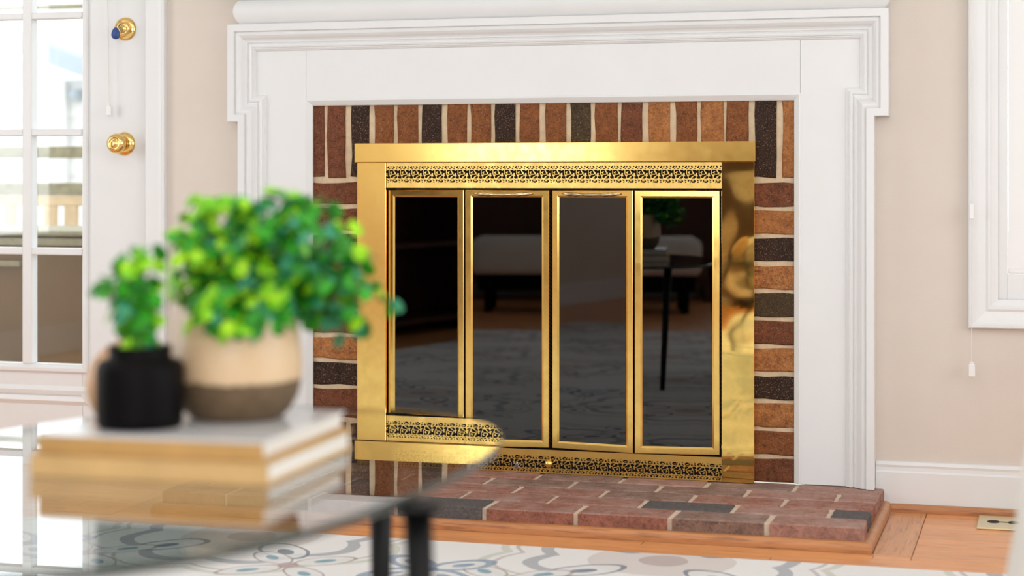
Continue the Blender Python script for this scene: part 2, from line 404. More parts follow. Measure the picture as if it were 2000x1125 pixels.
# floor: real planks near the hearth, slab elsewhere
FY = -0.93
HX1 = WZ(1719, 965, HT).x; HX1 = (HX1+WZ(1685, 1034, HT).x)/2
HC = (WX(692, -0.04)+WX(1475, -0.04))/2; HX0 = 2*HC-HX1
HY0 = WZ(1300, 1010, HT).y                     # front edge of hearth
print('HEARTH', HX0, HX1, HY0, 'check', WZ(1000, 990, HT), WZ(1685, 1034, HT))
fl = struct('floor', box(B(RX0, RX1, RY0, FY, -0.06, 0.0), RX0, RX1, FY, 0.15, -0.06, -0.016), M['oak'])
TW = 0.020                                     # shoe moulding width
def plank(x0, x1, y0, y1, mat):
    o = link('floor_plank', B(x0+.0006, x1-.0006, y0+.0006, y1-.0006, -0.016, rnd.uniform(-0.0006, 0.0), bev=0.0012), mat, fl)
    return o
PW = 0.083
bx0, bx1, by = HX0-TW, HX1+TW, HY0-TW
plank(bx1, bx1+PW, by-0.0, 0.0, M['oak_y']); plank(bx0-PW, bx0, by, 0.0, M['oak_y'])
plank(bx0-PW, bx0+1.2, by-PW, by, M['oak']); plank(bx0+1.2, bx1+0.004, by-PW, by, M['oak']); plank(bx1+0.004, bx1+PW, by-PW, by, M['oak'])
y = 0.0
while y > FY+0.001:
    y1 = max(y-PW, FY)
    for (sx0, sx1) in (((RX0, bx0-PW), (bx1+PW, RX1)) if y1 > by-PW-0.03 else ((RX0, RX1),)):
        yy1 = y1
        x = sx0 - rnd.uniform(0, 0.9)
        while x < sx1:
            L = rnd.uniform(0.7, 1.5); a, b = max(x, sx0), min(x+L, sx1)
            if b-a > 0.02: plank(a, b, yy1, y, M['oak'])
            x += L
    if y1 <= by-PW and y > by-PW and len([1]):
        if by-PW > y1+0.004: plank(bx0-PW, bx1+PW, y1, by-PW, M['oak']) if y1 > by-PW-0.03 else None
    y = y1

# baseboards
def baseboard(name, x0, x1):
    bm = bmesh.new(); H = 0.118
    prof = [(0.0, 0), (-0.014, 0), (-0.014, H-0.026), (-0.011, H-0.022), (-0.0105, H-0.014), (-0.012, H-0.008), (-0.007, H-0.001), (0, H)]
    a = [bm.verts.new((x0, p[0], p[1]+0.0)) for p in prof]; b = [bm.verts.new((x1, p[0], p[1])) for p in prof]
    for i in range(len(prof)-1): bm.faces.new((a[i], a[i+1], b[i+1], b[i]))
    bm.faces.new(a[::-1]); bm.faces.new(b)
    return struct(name, bm, M['trim'])
baseboard('baseboard_right', MRo+0.001, RX1)
CAS = WX(319, -0.02)
baseboard('baseboard_left', CAS, MLo-0.001)
def quarter(path, r, mat, name, flat=False):
    """quarter round along a floor path (x,y); bulges to the right of travel"""
    bm = bmesh.new(); rows = []
    prof = [(0, 0), (r, 0)]+[(r*(0.35+0.65*math.cos(a)), r*1.15*(0.35+0.65*math.sin(a)) ) for a in [i*math.pi/2/6 for i in range(7)]]+[(0, r*1.15)]
    for i, p in enumerate(path):
        p = Vector(p); ns = []
        if i > 0: d = (p-Vector(path[i-1])).normalized(); ns.append(Vector((d.y, -d.x)))
        if i < len(path)-1: d = (Vector(path[i+1])-p).normalized(); ns.append(Vector((d.y, -d.x)))
        m = ns[0] if len(ns) == 1 else (ns[0]+ns[1])/(1+ns[0].dot(ns[1]))
        rows.append([bm.verts.new((p.x+m.x*o, p.y+m.y*o, z)) for o, z in prof])
    for a, b in zip(rows, rows[1:]):
        for k in range(len(prof)-1): bm.faces.new((a[k], b[k], b[k+1], a[k+1]))
    bm.faces.new(rows[0]); bm.faces.new(rows[-1][::-1])
    bmesh.ops.recalc_face_normals(bm, faces=bm.faces)
    return bm
struct('trim_1', quarter([(RX1, -0.014), (HX1+TW, -0.014)][::-1], 0.016, M['oak_trim'], ''), M['oak_trim'])
struct('trim_2', quarter([(CAS, -0.014), (HX0-TW, -0.014)], 0.016, M['oak_trim'], ''), M['oak_trim'])
struct('trim_3', quarter([(HX0, 0.0-0.001), (HX0, HY0), (HX1, HY0), (HX1, -0.001)], TW, M['oak_trim'], ''), M['oak_trim'])
# other baseboards in reflection
struct('baseboard_side', B(RX0, RX0+0.015, RY0, -0.02, 0, 0.13, bev=0.004), M['trim'])
struct('baseboard_front', B(RX0+0.02, RX1, RY0, RY0+0.015, 0, 0.13, bev=0.004), M['trim'])

# ------------------------------------------------------------------ brickwork
def brick_mesh(lx, ly, lz, rough=0.0016, nlong=4):
    """centred brick, face towards -y, chamfered irregular front outline"""
    bm = bmesh.new(); hx, hz = lx/2, lz/2; c = 0.003
    pts = []
    lo = nlong if lx > lz else 1; sh = nlong if lz > lx else 1
    def seg(a, b, n): return [(a[0]+(b[0]-a[0])*k/n, a[1]+(b[1]-a[1])*k/n) for k in range(n)]
    cor = [(-hx, -hz), (hx, -hz), (hx, hz), (-hx, hz)]
    for i, n_ in enumerate((lo, sh, lo, sh)): pts += seg(cor[i], cor[(i+1) % 4], n_)
    J = [(x+rnd.uniform(-rough, rough), z+rnd.uniform(-rough, rough)) for x, z in pts]
    front = [bm.verts.new((x*(1-c/hx), -ly/2, z*(1-c/hz))) for x, z in J]
    rim = [bm.verts.new((x, -ly/2+c*0.9, z)) for x, z in J]
    back = [bm.verts.new((x, ly/2, z)) for x, z in J]
    bm.faces.new(front)
    n = len(J)
    for i in range(n):
        k = (i+1) % n
        bm.faces.new((front[i], rim[i], rim[k], front[k])); bm.faces.new((rim[i], back[i], back[k], rim[k]))
    bmesh.ops.recalc_face_normals(bm, faces=bm.faces)
    me = bpy.data.meshes.new('brick'); bm.to_mesh(me); bm.free(); me.materials.append(None)
    return me
BD = 0.07
facing = thing('brick_facing', 'red and charred brick facing framed by the white mantel, around the brass screen', 'brickwork', ((OL+OR)/2, 0, 0))
def put_brick(me, parent, loc, mat, rot=(0, 0, 0), name='brick', sc=(1, 1, 1)):
    o = bpy.data.objects.new(name, me); COL.objects.link(o); o.parent = parent
    o.location = Vector(loc)-parent.location; o.rotation_euler = rot; o.scale = sc
    o.material_slots[0].link = 'OBJECT'; o.material_slots[0].material = M[mat]
    return o
# brass screen extents (front plane Y = -0.035)
YB = -0.035
BL, BRr = WX(697, YB), WX(1473, YB)
BT = W(1080, 278, -0.042).z
SB = W(1200, 346, 0.0).z                          # bottom of soldier row
SOL = [(596, 632, 'b_redbrown'), (640, 675, 'b_redbrown'), (685, 720, 'b_dark'), (730, 768, 'b_red'), (777, 815, 'b_red'), (825, 863, 'b_dark'),
       (873, 911, 'b_red'), (918, 958, 'b_red'), (967, 1005, 'b_dark'), (1016, 1054, 'b_red'), (1065, 1105, 'b_red'), (1113, 1153, 'b_olive'),
       (1163, 1205, 'b_red'), (1214, 1255, 'b_redbrown'), (1266, 1308, 'b_orange'), (1318, 1361, 'b_red'), (1370, 1412, 'b_orange'),
       (1420, 1463, 'b_red'), (1474, 1516, 'b_dark'), (1527, 1568, 'b_orange')]
ztop = OT+0.022
solm = [brick_mesh(0.05, BD, ztop-SB, 0.0030) for _ in range(4)]
for i, (a, b, m) in enumerate(SOL):
    xa, xb = WX(a, 0), WX(b, 0)
    put_brick(solm[i % 4], facing, ((xa+xb)/2, BD/2+rnd.uniform(-.0012, .001), (ztop+SB)/2), m, (0, rnd.uniform(-.006, .006), 0), sc=((xb-xa)/0.05, 1, 1))
RC = ['b_redbrown', 'b_orange', 'b_dark', 'b_orange', 'b_olive', 'b_redbrown', 'b_orange', 'b_dark', 'b_orange', 'b_red', 'b_redbrown', 'b_red']
LC = ['b_redbrown', 'b_redbrown', 'b_dark', 'b_red', 'b_orange', 'b_redbrown', 'b_orange', 'b_dark', 'b_redbrown', 'b_redbrown', 'b_dark', 'b_red']
zr = [W(1512, v, 0).z for v in (358, 897)]; pitch = (zr[0]-zr[1])/10
cour = [brick_mesh(0.19, BD, pitch-0.011, 0.0026) for _ in range(4)]
for k in range(11):
    zt = zr[0]-k*pitch; zc = zt-(pitch-0.011)/2
    for side in (0, 1):
        xc = (OL-0.018+0.095) if side == 0 else (OR+0.018-0.095)
        o = put_brick(cour[(k+2*side) % 4], facing, (xc, BD/2+rnd.uniform(-.0012, .001), zc), (LC, RC)[side][k], (0, rnd.uniform(-.004, .004), 0))
mo = bmesh.new()
box(mo, OL-0.019, OR+0.019, 0.0045, BD+0.005, SB-0.008, OT+0.029)
box(mo, OL-0.019, OL+0.175, 0.0045, BD+0.005, HT, SB-0.008); box(mo, OR-0.175, OR+0.019, 0.0045, BD+0.005, HT, SB-0.008)
mort = link('mortar_bed', mo, M['mortar'], facing); mort.location = -facing.location

# hearth
hearth = thing('brick_hearth', 'low dusty red brick hearth slab in front of the brass fireplace screen', 'hearth', ((HX0+HX1)/2, HY0/2, 0))
hm = link('mortar_bed', B(HX0+.004, HX1-.004, HY0+.005, 0.0, 0.0, HT-0.0035), M['mortar_pink'], hearth); hm.location = -hearth.location
rowsY = [HY0+0.0, HY0+0.102, HY0+0.204, HY0+0.306, HY0+0.408, 0.0]
hcols = [['h_red', 'h_brown', 'h_rose', 'h_slate', 'h_red', 'h_red', 'h_brown', 'h_rose', 'h_rose', 'h_rose'],
         ['h_brown', 'h_red', 'h_red', 'h_red', 'h_red', 'h_red', 'h_slate', 'h_rose', 'h_slate', 'h_brown'],
         ['h_red', 'h_rose', 'h_brown', 'h_red', 'h_red', 'h_brown', 'h_red', 'h_red', 'h_rose', 'h_brown'],
         ['h_brown', 'h_red', 'h_red', 'h_red', 'h_brown', 'h_brown', 'h_brown', 'h_rose', 'h_rose', 'h_slate'],
         ['h_red', 'h_rose', 'h_brown', 'h_red', 'h_brown', 'h_rose', 'h_brown', 'h_rose', 'h_slate', 'h_brown']]
ph = [WZ(1124, 1001, HT).x, WZ(1070, 980, HT).x, WZ(1177, 965, HT).x, WZ(1116, 947, HT).x, WZ(1210, 940, HT).x]
BLp = 0.2135
hmesh = {}
def hbrick(L, Wd):
    key = (round(L, 3), round(Wd, 3))
    if key not in hmesh: hmesh[key] = brick_mesh(L, HT, Wd, 0.0024)
    return hmesh[key]
for r in range(5):
    y0, y1 = rowsY[r]+(0.005 if r else 0), rowsY[r+1]-0.005
    x = ph[r]-BLp*math.ceil((ph[r]-HX0)/BLp); i = 0
    while x < HX1:
        a, b = max(x+0.005, HX0), min(x+BLp-0.005, HX1)
        if b-a > 0.03:
            c_ = hcols[r][i % 10]
            put_brick(hbrick(b-a, y1-y0), hearth, ((a+b)/2, (y0+y1)/2, HT/2+rnd.uniform(-0.0012, 0.0005)), c_, (-R90, 0, 0), name='paver')
        x += BLp; i += 1

# ------------------------------------------------------------------ mantel
mantel = thing('fireplace_mantel', 'white painted eared mantel surround framing the brick and brass fireplace', 'mantel', ((ELo+ERo)/2, 0, HT))
def mp(name, bm, smooth=False, mat='trim'):
    o = link(name, bm, M[mat], mantel, smooth); o.location = -mantel.location; return o
YF = -0.012
JL, JR = WX(597, YF), WX(1567, YF)                  # joints of the boards
inL, inR, inT = OL-0.012, OR+0.012, OT+0.016
PWd = 0.071
mp('leg_board', B(MLo+0.02, inL-0.0, YF, -0.0006, HT+0.001, ZT-0.02, bev=0.0008))
mp('leg_board', B(inR+0.0, MRo-0.02, YF, -0.0006, HT+0.001, ZT-0.02, bev=0.0008))
mp('header_board', B(inL+0.0006, inR-0.0006, YF, -0.0006, inT, ZT-0.02, bev=0.0008))
path = [(MLo, HT+0.001), (MLo, ZJ), (ELo, ZJ), (ELo, ZT), (ERo, ZT), (ERo, ZJ), (MRo, ZJ), (MRo, HT+0.001)]
prof = [(0.0, -0.0006), (0.0, -0.044), (0.0015, -0.046), (0.0185, -0.046), (0.0200, -0.044), (0.0205, -0.039), (0.0225, -0.040), (0.0255, -0.041), (0.030, -0.040),
        (0.036, -0.035), (0.041, -0.0285), (0.045, -0.026), (0.0485, -0.0255), (0.049, -0.022), (0.0515, -0.0215), (0.0535, -0.024), (0.0575, -0.0255), (0.0615, -0.024),
        (0.0630, -0.021), (0.0655, -0.0205), (0.0665, -0.018), (0.0690, -0.0165), (PWd, -0.0125), (PWd, -0.0006)]
mp('moulding', sweep(path, prof))
# bevelled inner bead around the bricks (moves towards the opening)
ip = [(inL, HT+0.001), (inL, inT), (inR, inT), (inR, HT+0.001)]
iprof = [(-0.0005, -0.0006), (-0.0005, YF-0.001), (0.003, YF-0.0025), (0.006, YF-0.0005), (0.0155, -0.005), (0.0168, -0.0025), (0.0168, -0.0006)]
mp('inner_bead', sweep(ip, iprof))
# swelling (cushion) frieze
fx0, fx1 = WX(465, -0.045)+0.004, WX(1728, -0.045)-0.002
bm = bmesh.new(); rows = []
N = 14; FH = 0.066
for i in range(N+1):
    t = i/N; b_ = 0.016*math.sin(math.pi*t)**0.7
    z = ZT+FH*t
    rows.append([bm.verts.new(p) for p in ((fx0-b_, -0.0006, z), (fx0-b_, -0.036-b_, z), (fx1+b_, -0.036-b_, z), (fx1+b_, -0.0006, z))])
for a, b in zip(rows, rows[1:]):
    for k in range(3): bm.faces.new((a[k], a[k+1], b[k+1], b[k]))
bm.faces.new(rows[0]); bm.faces.new(rows[-1])
for f in bm.faces: f.smooth = False
fr = mp('cushion_frieze', bm); 
for p in fr.data.polygons: p.use_smooth = len(p.vertices) == 4 and abs(p.normal.z) < 0.99
fr.data.set_sharp_from_angle(angle=math.radians(50)) if hasattr(fr.data, 'set_sharp_from_angle') else None
z0 = ZT+FH
bm = bmesh.new(); box(bm, fx0-0.012, fx1+0.012, -0.05, -0.0006, z0, z0+0.012, bev=0.002)
box(bm, fx0-0.03, fx1+0.03, -0.075, -0.0006, z0+0.012, z0+0.04, bev=0.008, seg=3)
mp('crown', bm)
mp('shelf', B(fx0-0.06, fx1+0.06, -0.13, -0.0006, z0+0.04, z0+0.066, bev=0.004, seg=2))

# ------------------------------------------------------------------ brass fireplace screen
scr = thing('fireplace_screen', 'polished brass fireplace screen with four glass bifold doors and pierced grilles', 'fire screen', ((BL+BRr)/2, 0, HT))
def sp(name, bm, mat, smooth=False, parent=None):
    o = link(name, bm, M[mat], parent or scr, smooth)
    if parent is None: o.location = -scr.location
    return o
BB = HT+0.001
LB = W(1080, 316.5, YB).z                       # lintel bottom
SLi, SRi = WX(753.5, YB), WX(1408.5, YB)        # inner edges of the stiles
sp('lintel', B(WX(692, -0.042), WX(1475, -0.042), -0.042, -0.0012, LB, BT, bev=0.0012), 'brass')
sp('stile', B(BL, SLi-0.0008, YB, -0.0012, BB, LB-0.0006, bev=0.001), 'brass')
sp('stile', B(SRi+0.0008, BRr, YB, -0.0012, BB, LB-0.0006, bev=0.001), 'brass_wavy')
MOT = """..##.##..##...##
.###..#..###..#.
.##..#....#.....
...##..###...##.
................
.##.#####..####.
###.######.#####
###.##..##..####
###.#..####..###
.##.##.####..##.
.##.###....#.##.
.###...######...
..##..######.##.
#####.####..###.
#####.###..####.
.####.....####..
................
##..###..#####..
.##..##.##...##.
.....#...######.
.##.....#.####..
................""".split('\n')
def grille(name, x0, x1, z0, z1, pz0, pz1, n, flip, mat):
    """pierced panel: real holes cut by leaving cells out, walls of each hole 1.5 mm deep"""
    nr = len(MOT); nc = 16*n; cw = (x1-x0)/nc; ch = (pz1-pz0)/nr
    y, yb = YB+0.006, YB+0.0085
    V, Fc = [], []
    def quad(a, b, c, d):
        k = len(V); V.extend((a, b, c, d)); Fc.append((k, k+1, k+2, k+3))
    hole = [[MOT[r if not flip else nr-1-r][(c if not flip else 15-(c % 16)) % 16] == '#' for c in range(nc)] for r in range(nr)]
    for r in range(nr):
        zt, zb = pz1-r*ch, pz1-(r+1)*ch; c = 0
        while c < nc:
            if hole[r][c]:
                xa, xb = x0+c*cw, x0+(c+1)*cw
                if c == 0 or not hole[r][c-1]: quad((xa, y, zb), (xa, yb, zb), (xa, yb, zt), (xa, y, zt))
                if c == nc-1 or not hole[r][c+1]: quad((xb, y, zb), (xb, y, zt), (xb, yb, zt), (xb, yb, zb))
                if r == 0 or not hole[r-1][c]: quad((xa, y, zt), (xa, yb, zt), (xb, yb, zt), (xb, y, zt))
                if r == nr-1 or not hole[r+1][c]: quad((xa, y, zb), (xb, y, zb), (xb, yb, zb), (xa, yb, zb))
                c += 1; continue
            c2 = c
            while c2 < nc and not hole[r][c2]: c2 += 1
            quad((x0+c*cw, y, zb), (x0+c2*cw, y, zb), (x0+c2*cw, y, zt), (x0+c*cw, y, zt)); c = c2
    for za, zb in ((pz1, z1), (z0, pz0)):
        quad((x0, y, za), (x1, y, za), (x1, y, zb), (x0, y, zb))
    quad((x0, y, z0), (x0, yb, z0), (x1, yb, z0), (x1, y, z0)); quad((x0, y, z1), (x1, y, z1), (x1, yb, z1), (x0, yb, z1))
    me = bpy.data.meshes.new(name); me.from_pydata([tuple(v) for v in V], [], Fc); me.materials.append(M[mat]); me.update()
    o = bpy.data.objects.new(name, me); COL.objects.link(o); o.parent = scr; o.location = -scr.location
    return o
yg = YB+0.006
gt, gb = LB-0.001, W(1080, 367.5, yg).z
grille('grille', SLi, SRi, gb, gt, W(800, 358, yg).z, W(800, 324.5, yg).z, 28, False, 'brass_satin')
lt = W(1408, 893.5, yg).z
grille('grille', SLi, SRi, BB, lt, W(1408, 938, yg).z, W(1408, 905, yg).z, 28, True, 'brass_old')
sp('backing', B(SLi, SRi, -0.012, -0.008, gb+.002, gt), 'gap')
sp('backing', B(SLi, SRi, -0.012, -0.008, BB, lt), 'gap')
DT, DBm = W(1080, 371.5, -0.03).z, W(1080, 876, -0.025).z
def bifold(pxa, Ya, pxb, Yb, handle=None):
    a, b = W(pxa, 371, Ya), W(pxb, 371, Yb); a.z = b.z = DBm
    L = (b-a).length; ang = math.atan2(b.y-a.y, b.x-a.x); H = DT-DBm; fw = 0.0185; fwb = 0.0165
    bm = bmesh.new()
    path = [(0, 0), (0, H), (L, H), (L, 0)]
    pr = [(0, 0.008), (0, -0.0015), (0.0015, -0.003), (fw-0.0045, -0.003), (fw-0.001, -0.0005), (fw, 0.0002), (fw, 0.004)]
    o = sp('fireplace_door', sweep(path, pr, closed=True), 'brass')
    o.location = a-scr.location; o.rotation_euler = (0, 0, ang)
    sp('glass_pane', B(fw-0.003, L-fw+0.003, 0.001, 0.004, fw-0.003, H-fw+0.003), 'smoked', parent=o)
    if handle:
        hx0, hx1 = handle; c = (hx0+hx1)/2*L; h = (hx1-hx0)*L/2; z = H-0.0085
        bm = bmesh.new()
        pts = [(c+h*t, -0.010-0.006*(1-abs(t))**0.5, z-0.003*math.cos(t*math.pi/2*1.0)) for t in [i/8-1 for i in range(17)]]
        rad = [0.0012, .0022, .0035, .0028, .0038, .0022, .0020, .0024, .0028, .0024, .0020, .0022, .0038, .0028, .0035, .0022, .0012]
        rows = []
        for p, r in zip(pts, rad):
            r = r*1.5
            rows.append([bm.verts.new((p[0], p[1]+r*math.cos(q), p[2]+r*math.sin(q))) for q in [2*math.pi*k/8 for k in range(8)]])
        for ra, rb in zip(rows, rows[1:]):
            for k in range(8): bm.faces.new((ra[k], ra[(k+1) % 8], rb[(k+1) % 8], rb[k]))
        bm.faces.new(rows[0]); bm.faces.new(rows[-1])
        bmesh.ops.recalc_face_normals(bm, faces=bm.faces)
        for s_ in (-0.62, 0.62): tube(bm, [(c+h*s_, -0.0015, z), (c+h*s_, -0.013, z-0.001)], 0.0018, 8)
        sp('handle', bm, 'silver', True, o)['label'] = 'silvery cast handle'
    return o
Y0, Y1 = -0.018, -0.043
bifold(759, Y0, 906.5, Y1)
bifold(909.5, Y1, 1072.5, Y0, (0.10, 0.82))
bifold(1079, Y0, 1236.5, Y1, (0.14, 0.86))
bifold(1240, Y1, 1406, Y0)
# little brass knob and damper lever on the lower grille
kp = W(1074, 905, yg)
k = sp('knob', lathe([(0.0001, 0.018), (0.005, 0.0175), (0.0085, 0.015), (0.0105, 0.011), (0.0085, 0.006), (0.005, 0.003), (0.0075, 0.001), (0.0075, 0.0)], 24, '-y'), 'brass_satin', True)
k.location = kp-scr.location
k2 = W(1010, 908, yg); bm = bmesh.new()
for q in range(6):
    a = q*math.pi/3+0.4; tube(bm, [(0, -0.004, 0), (0.009*math.cos(a), -0.002, 0.009*math.sin(a))], 0.0026, 6, 0.001)
tube(bm, [(0, 0, 0), (0, -0.009, -0.001)], 0.004, 8)
o = sp('damper_lever', bm, 'steel'); o.location = k2-scr.location; o['label'] = 'small grey star-shaped damper lever'
# firebox behind
fb = bmesh.new(); fx0_, fx1_ = BL+0.03, BRr-0.03
box(fb, fx0_, fx1_, 0.55, 0.57, HT, BT); box(fb, fx0_-0.02, fx0_, 0.0, 0.57, HT, BT); box(fb, fx1_, fx1_+0.02, 0.0, 0.57, HT, BT)
box(fb, fx0_, fx1_, 0.0, 0.57, HT-0.03, HT); box(fb, fx0_, fx1_, 0.0, 0.57, BT-0.02, BT)
tag(link('firebox', fb, M['firebox']), 'dark sooty firebox behind the smoked glass doors', 'firebox')
# mesh curtain
n = NB('spark_mesh'); g = n.geo(); wv = n.new('ShaderNodeTexWave', wave_type='BANDS', bands_direction='DIAGONAL'); n.put(wv.inputs['Vector'], g); wv.inputs['Scale'].default_value = 60
M['mesh'] = n.set(n.mix(wv.outputs[1], (0.015, 0.010, 0.008), (0.07, 0.05, 0.04)), 0.5, 0.6)
bm = bmesh.new(); rows = []
nn = 90
for i in range(nn+1):
    x = SLi+0.004+(SRi-SLi-0.008)*i/nn; yy = 0.03+0.008*math.sin(i*0.9)
    rows.append((bm.verts.new((x, yy, HT+0.01)), bm.verts.new((x, yy, BT-0.05))))
for a, b in zip(rows, rows[1:]): bm.faces.new((a[0], b[0], b[1], a[1]))
o = tag(link('spark_curtain', bm, M['mesh'], None, True), 'fine dark metal mesh curtain hanging behind the fireplace doors', 'curtain')

# ------------------------------------------------------------------ door on the left
door = bpy.data.objects.new('door_1', None); COL.objects.link(door); tag(door, kind='structure'); 
YD = 0.012                                     # room face of the slab
def dp(name, bm, mat, smooth=False): return link(name, bm, M[mat], door, smooth)
gx1 = WX(164, YD+0.01); mt = WX(65, YD)-WX(47, YD); pw_ = WX(163, YD)-WX(65, YD)
gx = [gx1-pw_*(k+1)-mt*k for k in range(3)][::-1]; gx0 = gx[0]
gzb = W(100, 711, YD).z
zm = [(W(100, a, YD).z, W(100, b, YD).z) for a, b in ((498, 484), (265, 252), (37, 24))]
ph_ = zm[1][0]-zm[0][1]
ztop_g = zm[2][1]+2*ph_+ (zm[0][1]-zm[0][0])
DR = XDr-0.0015; DL = DX0+0.004; T = 0.04
bm = bmesh.new()
box(bm, gx1+0.001, DR, YD, YD+T, 0.005, 2.03, bev=0.0015); box(bm, DL, gx0-0.001, YD, YD+T, 0.005, 2.03, bev=0.0015)
dp('door_stile', bm, 'trim')
bm = bmesh.new()
box(bm, gx0-0.001, gx1+0.001, YD, YD+T, ztop_g, 2.03); box(bm, gx0-0.001, gx1+0.001, YD, YD+T, 0.005, gzb-0.001)
dp('door_rail', bm, 'trim')
# glazing frame moulding around the glass (raised), sill lip
bm = sweep([(gx0-0.020, gzb-0.022), (gx0-0.020, ztop_g+0.02), (gx1+0.020, ztop_g+0.02), (gx1+0.020, gzb-0.022)],
           [(0, YD), (0, YD-0.006), (0.004, YD-0.009), (0.012, YD-0.009), (0.017, YD-0.004), (0.0215, YD+0.004), (0.0215, YD+0.02)], closed=True)
dp('glazing_bead', bm, 'trim')
# raised lower panel moulding
pzt = W(100, 738, YD).z-0.05
bm = sweep([(gx0, 0.2), (gx0, pzt), (gx1, pzt), (gx1, 0.2)], [(0, YD), (0, YD-0.004), (0.012, YD-0.007), (0.022, YD-0.001), (0.024, YD)], closed=True)
dp('lower_panel_moulding', bm, 'trim')
zrows = [(gzb, zm[0][0]), (zm[0][1], zm[1][0]), (zm[1][1], zm[2][0]), (zm[2][1], zm[2][1]+ph_), (zm[2][1]+ph_+0.018, ztop_g)]
for k in range(2):
    x = gx[k]+pw_
    dp('muntin', B(x, x+mt, YD-0.004, YD+0.03, gzb-0.001, ztop_g+0.001, bev=0.003, seg=2), 'trim')
for a, b in zip(zrows, zrows[1:]):
    for k in range(3): dp('muntin', B(gx[k]-0.0005, gx[k]+pw_+0.0005, YD-0.003, YD+0.03, a[1], b[0], bev=0.003, seg=2), 'trim')
for a in zrows:
    for k in range(3): dp('pane', B(gx[k]-0.001, gx[k]+pw_+0.001, YD+0.014, YD+0.017, a[0]-0.001, a[1]+0.001), 'pane')
# casing with jamb
cw_ = CAS-XDr-0.004
cpath = [(XDr+0.004+cw_, 0.0), (XDr+0.004+cw_, DZ1+cw_-0.004), (DX0-cw_, DZ1+cw_-0.004), (DX0-cw_, 0.0)]
cprof = [(0, -0.0005), (0, -0.017), (-0.004, -0.019), (-0.007, -0.0175), (-0.009, -0.013), (-0.020, -0.0115), (-0.032, -0.011), (-cw_+0.002, -0.010), (-cw_, -0.0085), (-cw_, -0.0005)]
struct('trim_4', sweep(cpath[::-1], [(-a, b) for a, b in cprof]), M['trim'])
bm = bmesh.new(); box(bm, DX1+0.0, DX1+0.003, 0.004, 0.15, 0, DZ1); box(bm, DX0-0.003, DX0, 0.004, 0.15, 0, DZ1); box(bm, DX0, DX1, 0.004, 0.15, DZ1-0.003, DZ1)
struct('trim_5', bm, M['trim'])
struct('trim_6', B(DX0, DX1, 0.0, 0.15, -0.016, 0.004), M['oak'])
link('gap_shade_strip', B(DR+0.0008, DX1-0.0004, YD+0.006, YD+0.03, 0.006, 2.03), M['gap'], door)  # dark strip added to draw the shade in the door gap
# strike plates
for za, zb in ((30, 72), (262, 302)):
    p, q = W(284.5, za, YD), W(284.5, zb, YD)
    link('strike_plate', B(DR-0.0005, DR+0.0025, YD-0.0015, YD+0.02, q.z, p.z), M['steel'], door)
# deadbolt + knob
kb = thing('door_knob', 'polished brass round door knob on the white door, below the deadbolt', 'door knob', W(243, 281, YD))
link('rose', lathe([(0.0001, 0.010), (0.014, 0.010), (0.0165, 0.012), (0.024, 0.009), (0.030, 0.004), (0.0325, 0.001), (0.0325, 0.0003)], 40, '-y'), M['hardware'], kb, True)
link('knob', lathe([(0.010, 0.009), (0.0095, 0.022), (0.012, 0.028), (0.019, 0.031), (0.0255, 0.037), (0.0275, 0.045), (0.0255, 0.052), (0.019, 0.058), (0.0145, 0.0595), (0.0135, 0.058), (0.0085, 0.058), (0.008, 0.061), (0.0001, 0.0615)], 40, '-y'), M['hardware'], kb, True)
link('thumb_turn', B(-0.0022, 0.0022, -0.0675, -0.0612, -0.0065, 0.0065, bev=0.001), M['hardware'], kb)
db = thing('deadbolt', 'brass deadbolt lock with a key in it, above the door knob', 'lock', W(245, 57, YD))
link('rose', lathe([(0.0001, 0.009), (0.022, 0.009), (0.0275, 0.006), (0.0315, 0.003), (0.032, 0.0003)], 40, '-y'), M['hardware'], db, True)
link('cylinder', lathe([(0.020, 0.008), (0.0195, 0.015), (0.0175, 0.0175), (0.0130, 0.0185), (0.0125, 0.0165), (0.009, 0.0165), (0.0085, 0.019), (0.0001, 0.0192)], 40, '-y'), M['hardware'], db, True)
ky = thing('house_key', 'door key with a dark blue plastic head standing in the brass deadbolt', 'key', W(245, 57, YD)+Vector((0, -0.0195, 0)))
link('blade', B(-0.0011, 0.0011, -0.016, 0.0, -0.0035, 0.0035), M['steel'], ky)
bm = bmesh.new()
for yy, r0 in ((-0.0018, 0.0), (0.0018, 0.0)): pass
N = 20; sh = [(0.0115*math.cos(2*math.pi*i/N)*(1-0.28*math.sin(2*math.pi*i/N)), 0.0165*math.sin(2*math.pi*i/N)) for i in range(N)]
for s_, sc_ in ((-1, 0.88), (-0.6, 1), (0.6, 1), (1, 0.88)): pass
rows = [[bm.verts.new((x*sc_, 0.0022*s_, z*sc_)) for x, z in sh] for s_, sc_ in ((-1, 0.86), (-0.5, 1), (0.5, 1), (1, 0.86))]
for a, b in zip(rows, rows[1:]):
    for i in range(N): bm.faces.new((a[i], a[(i+1) % N], b[(i+1) % N], b[i]))
bm.faces.new(rows[0]); bm.faces.new(rows[-1]); bmesh.ops.recalc_face_normals(bm, faces=bm.faces)
h_ = link('key_head', bm, M['blue'], ky, True); h_.location = (-0.006, -0.024, -0.014); h_.rotation_euler = (0, 0, math.radians(35)); h_['label'] = 'dark blue plastic key head'

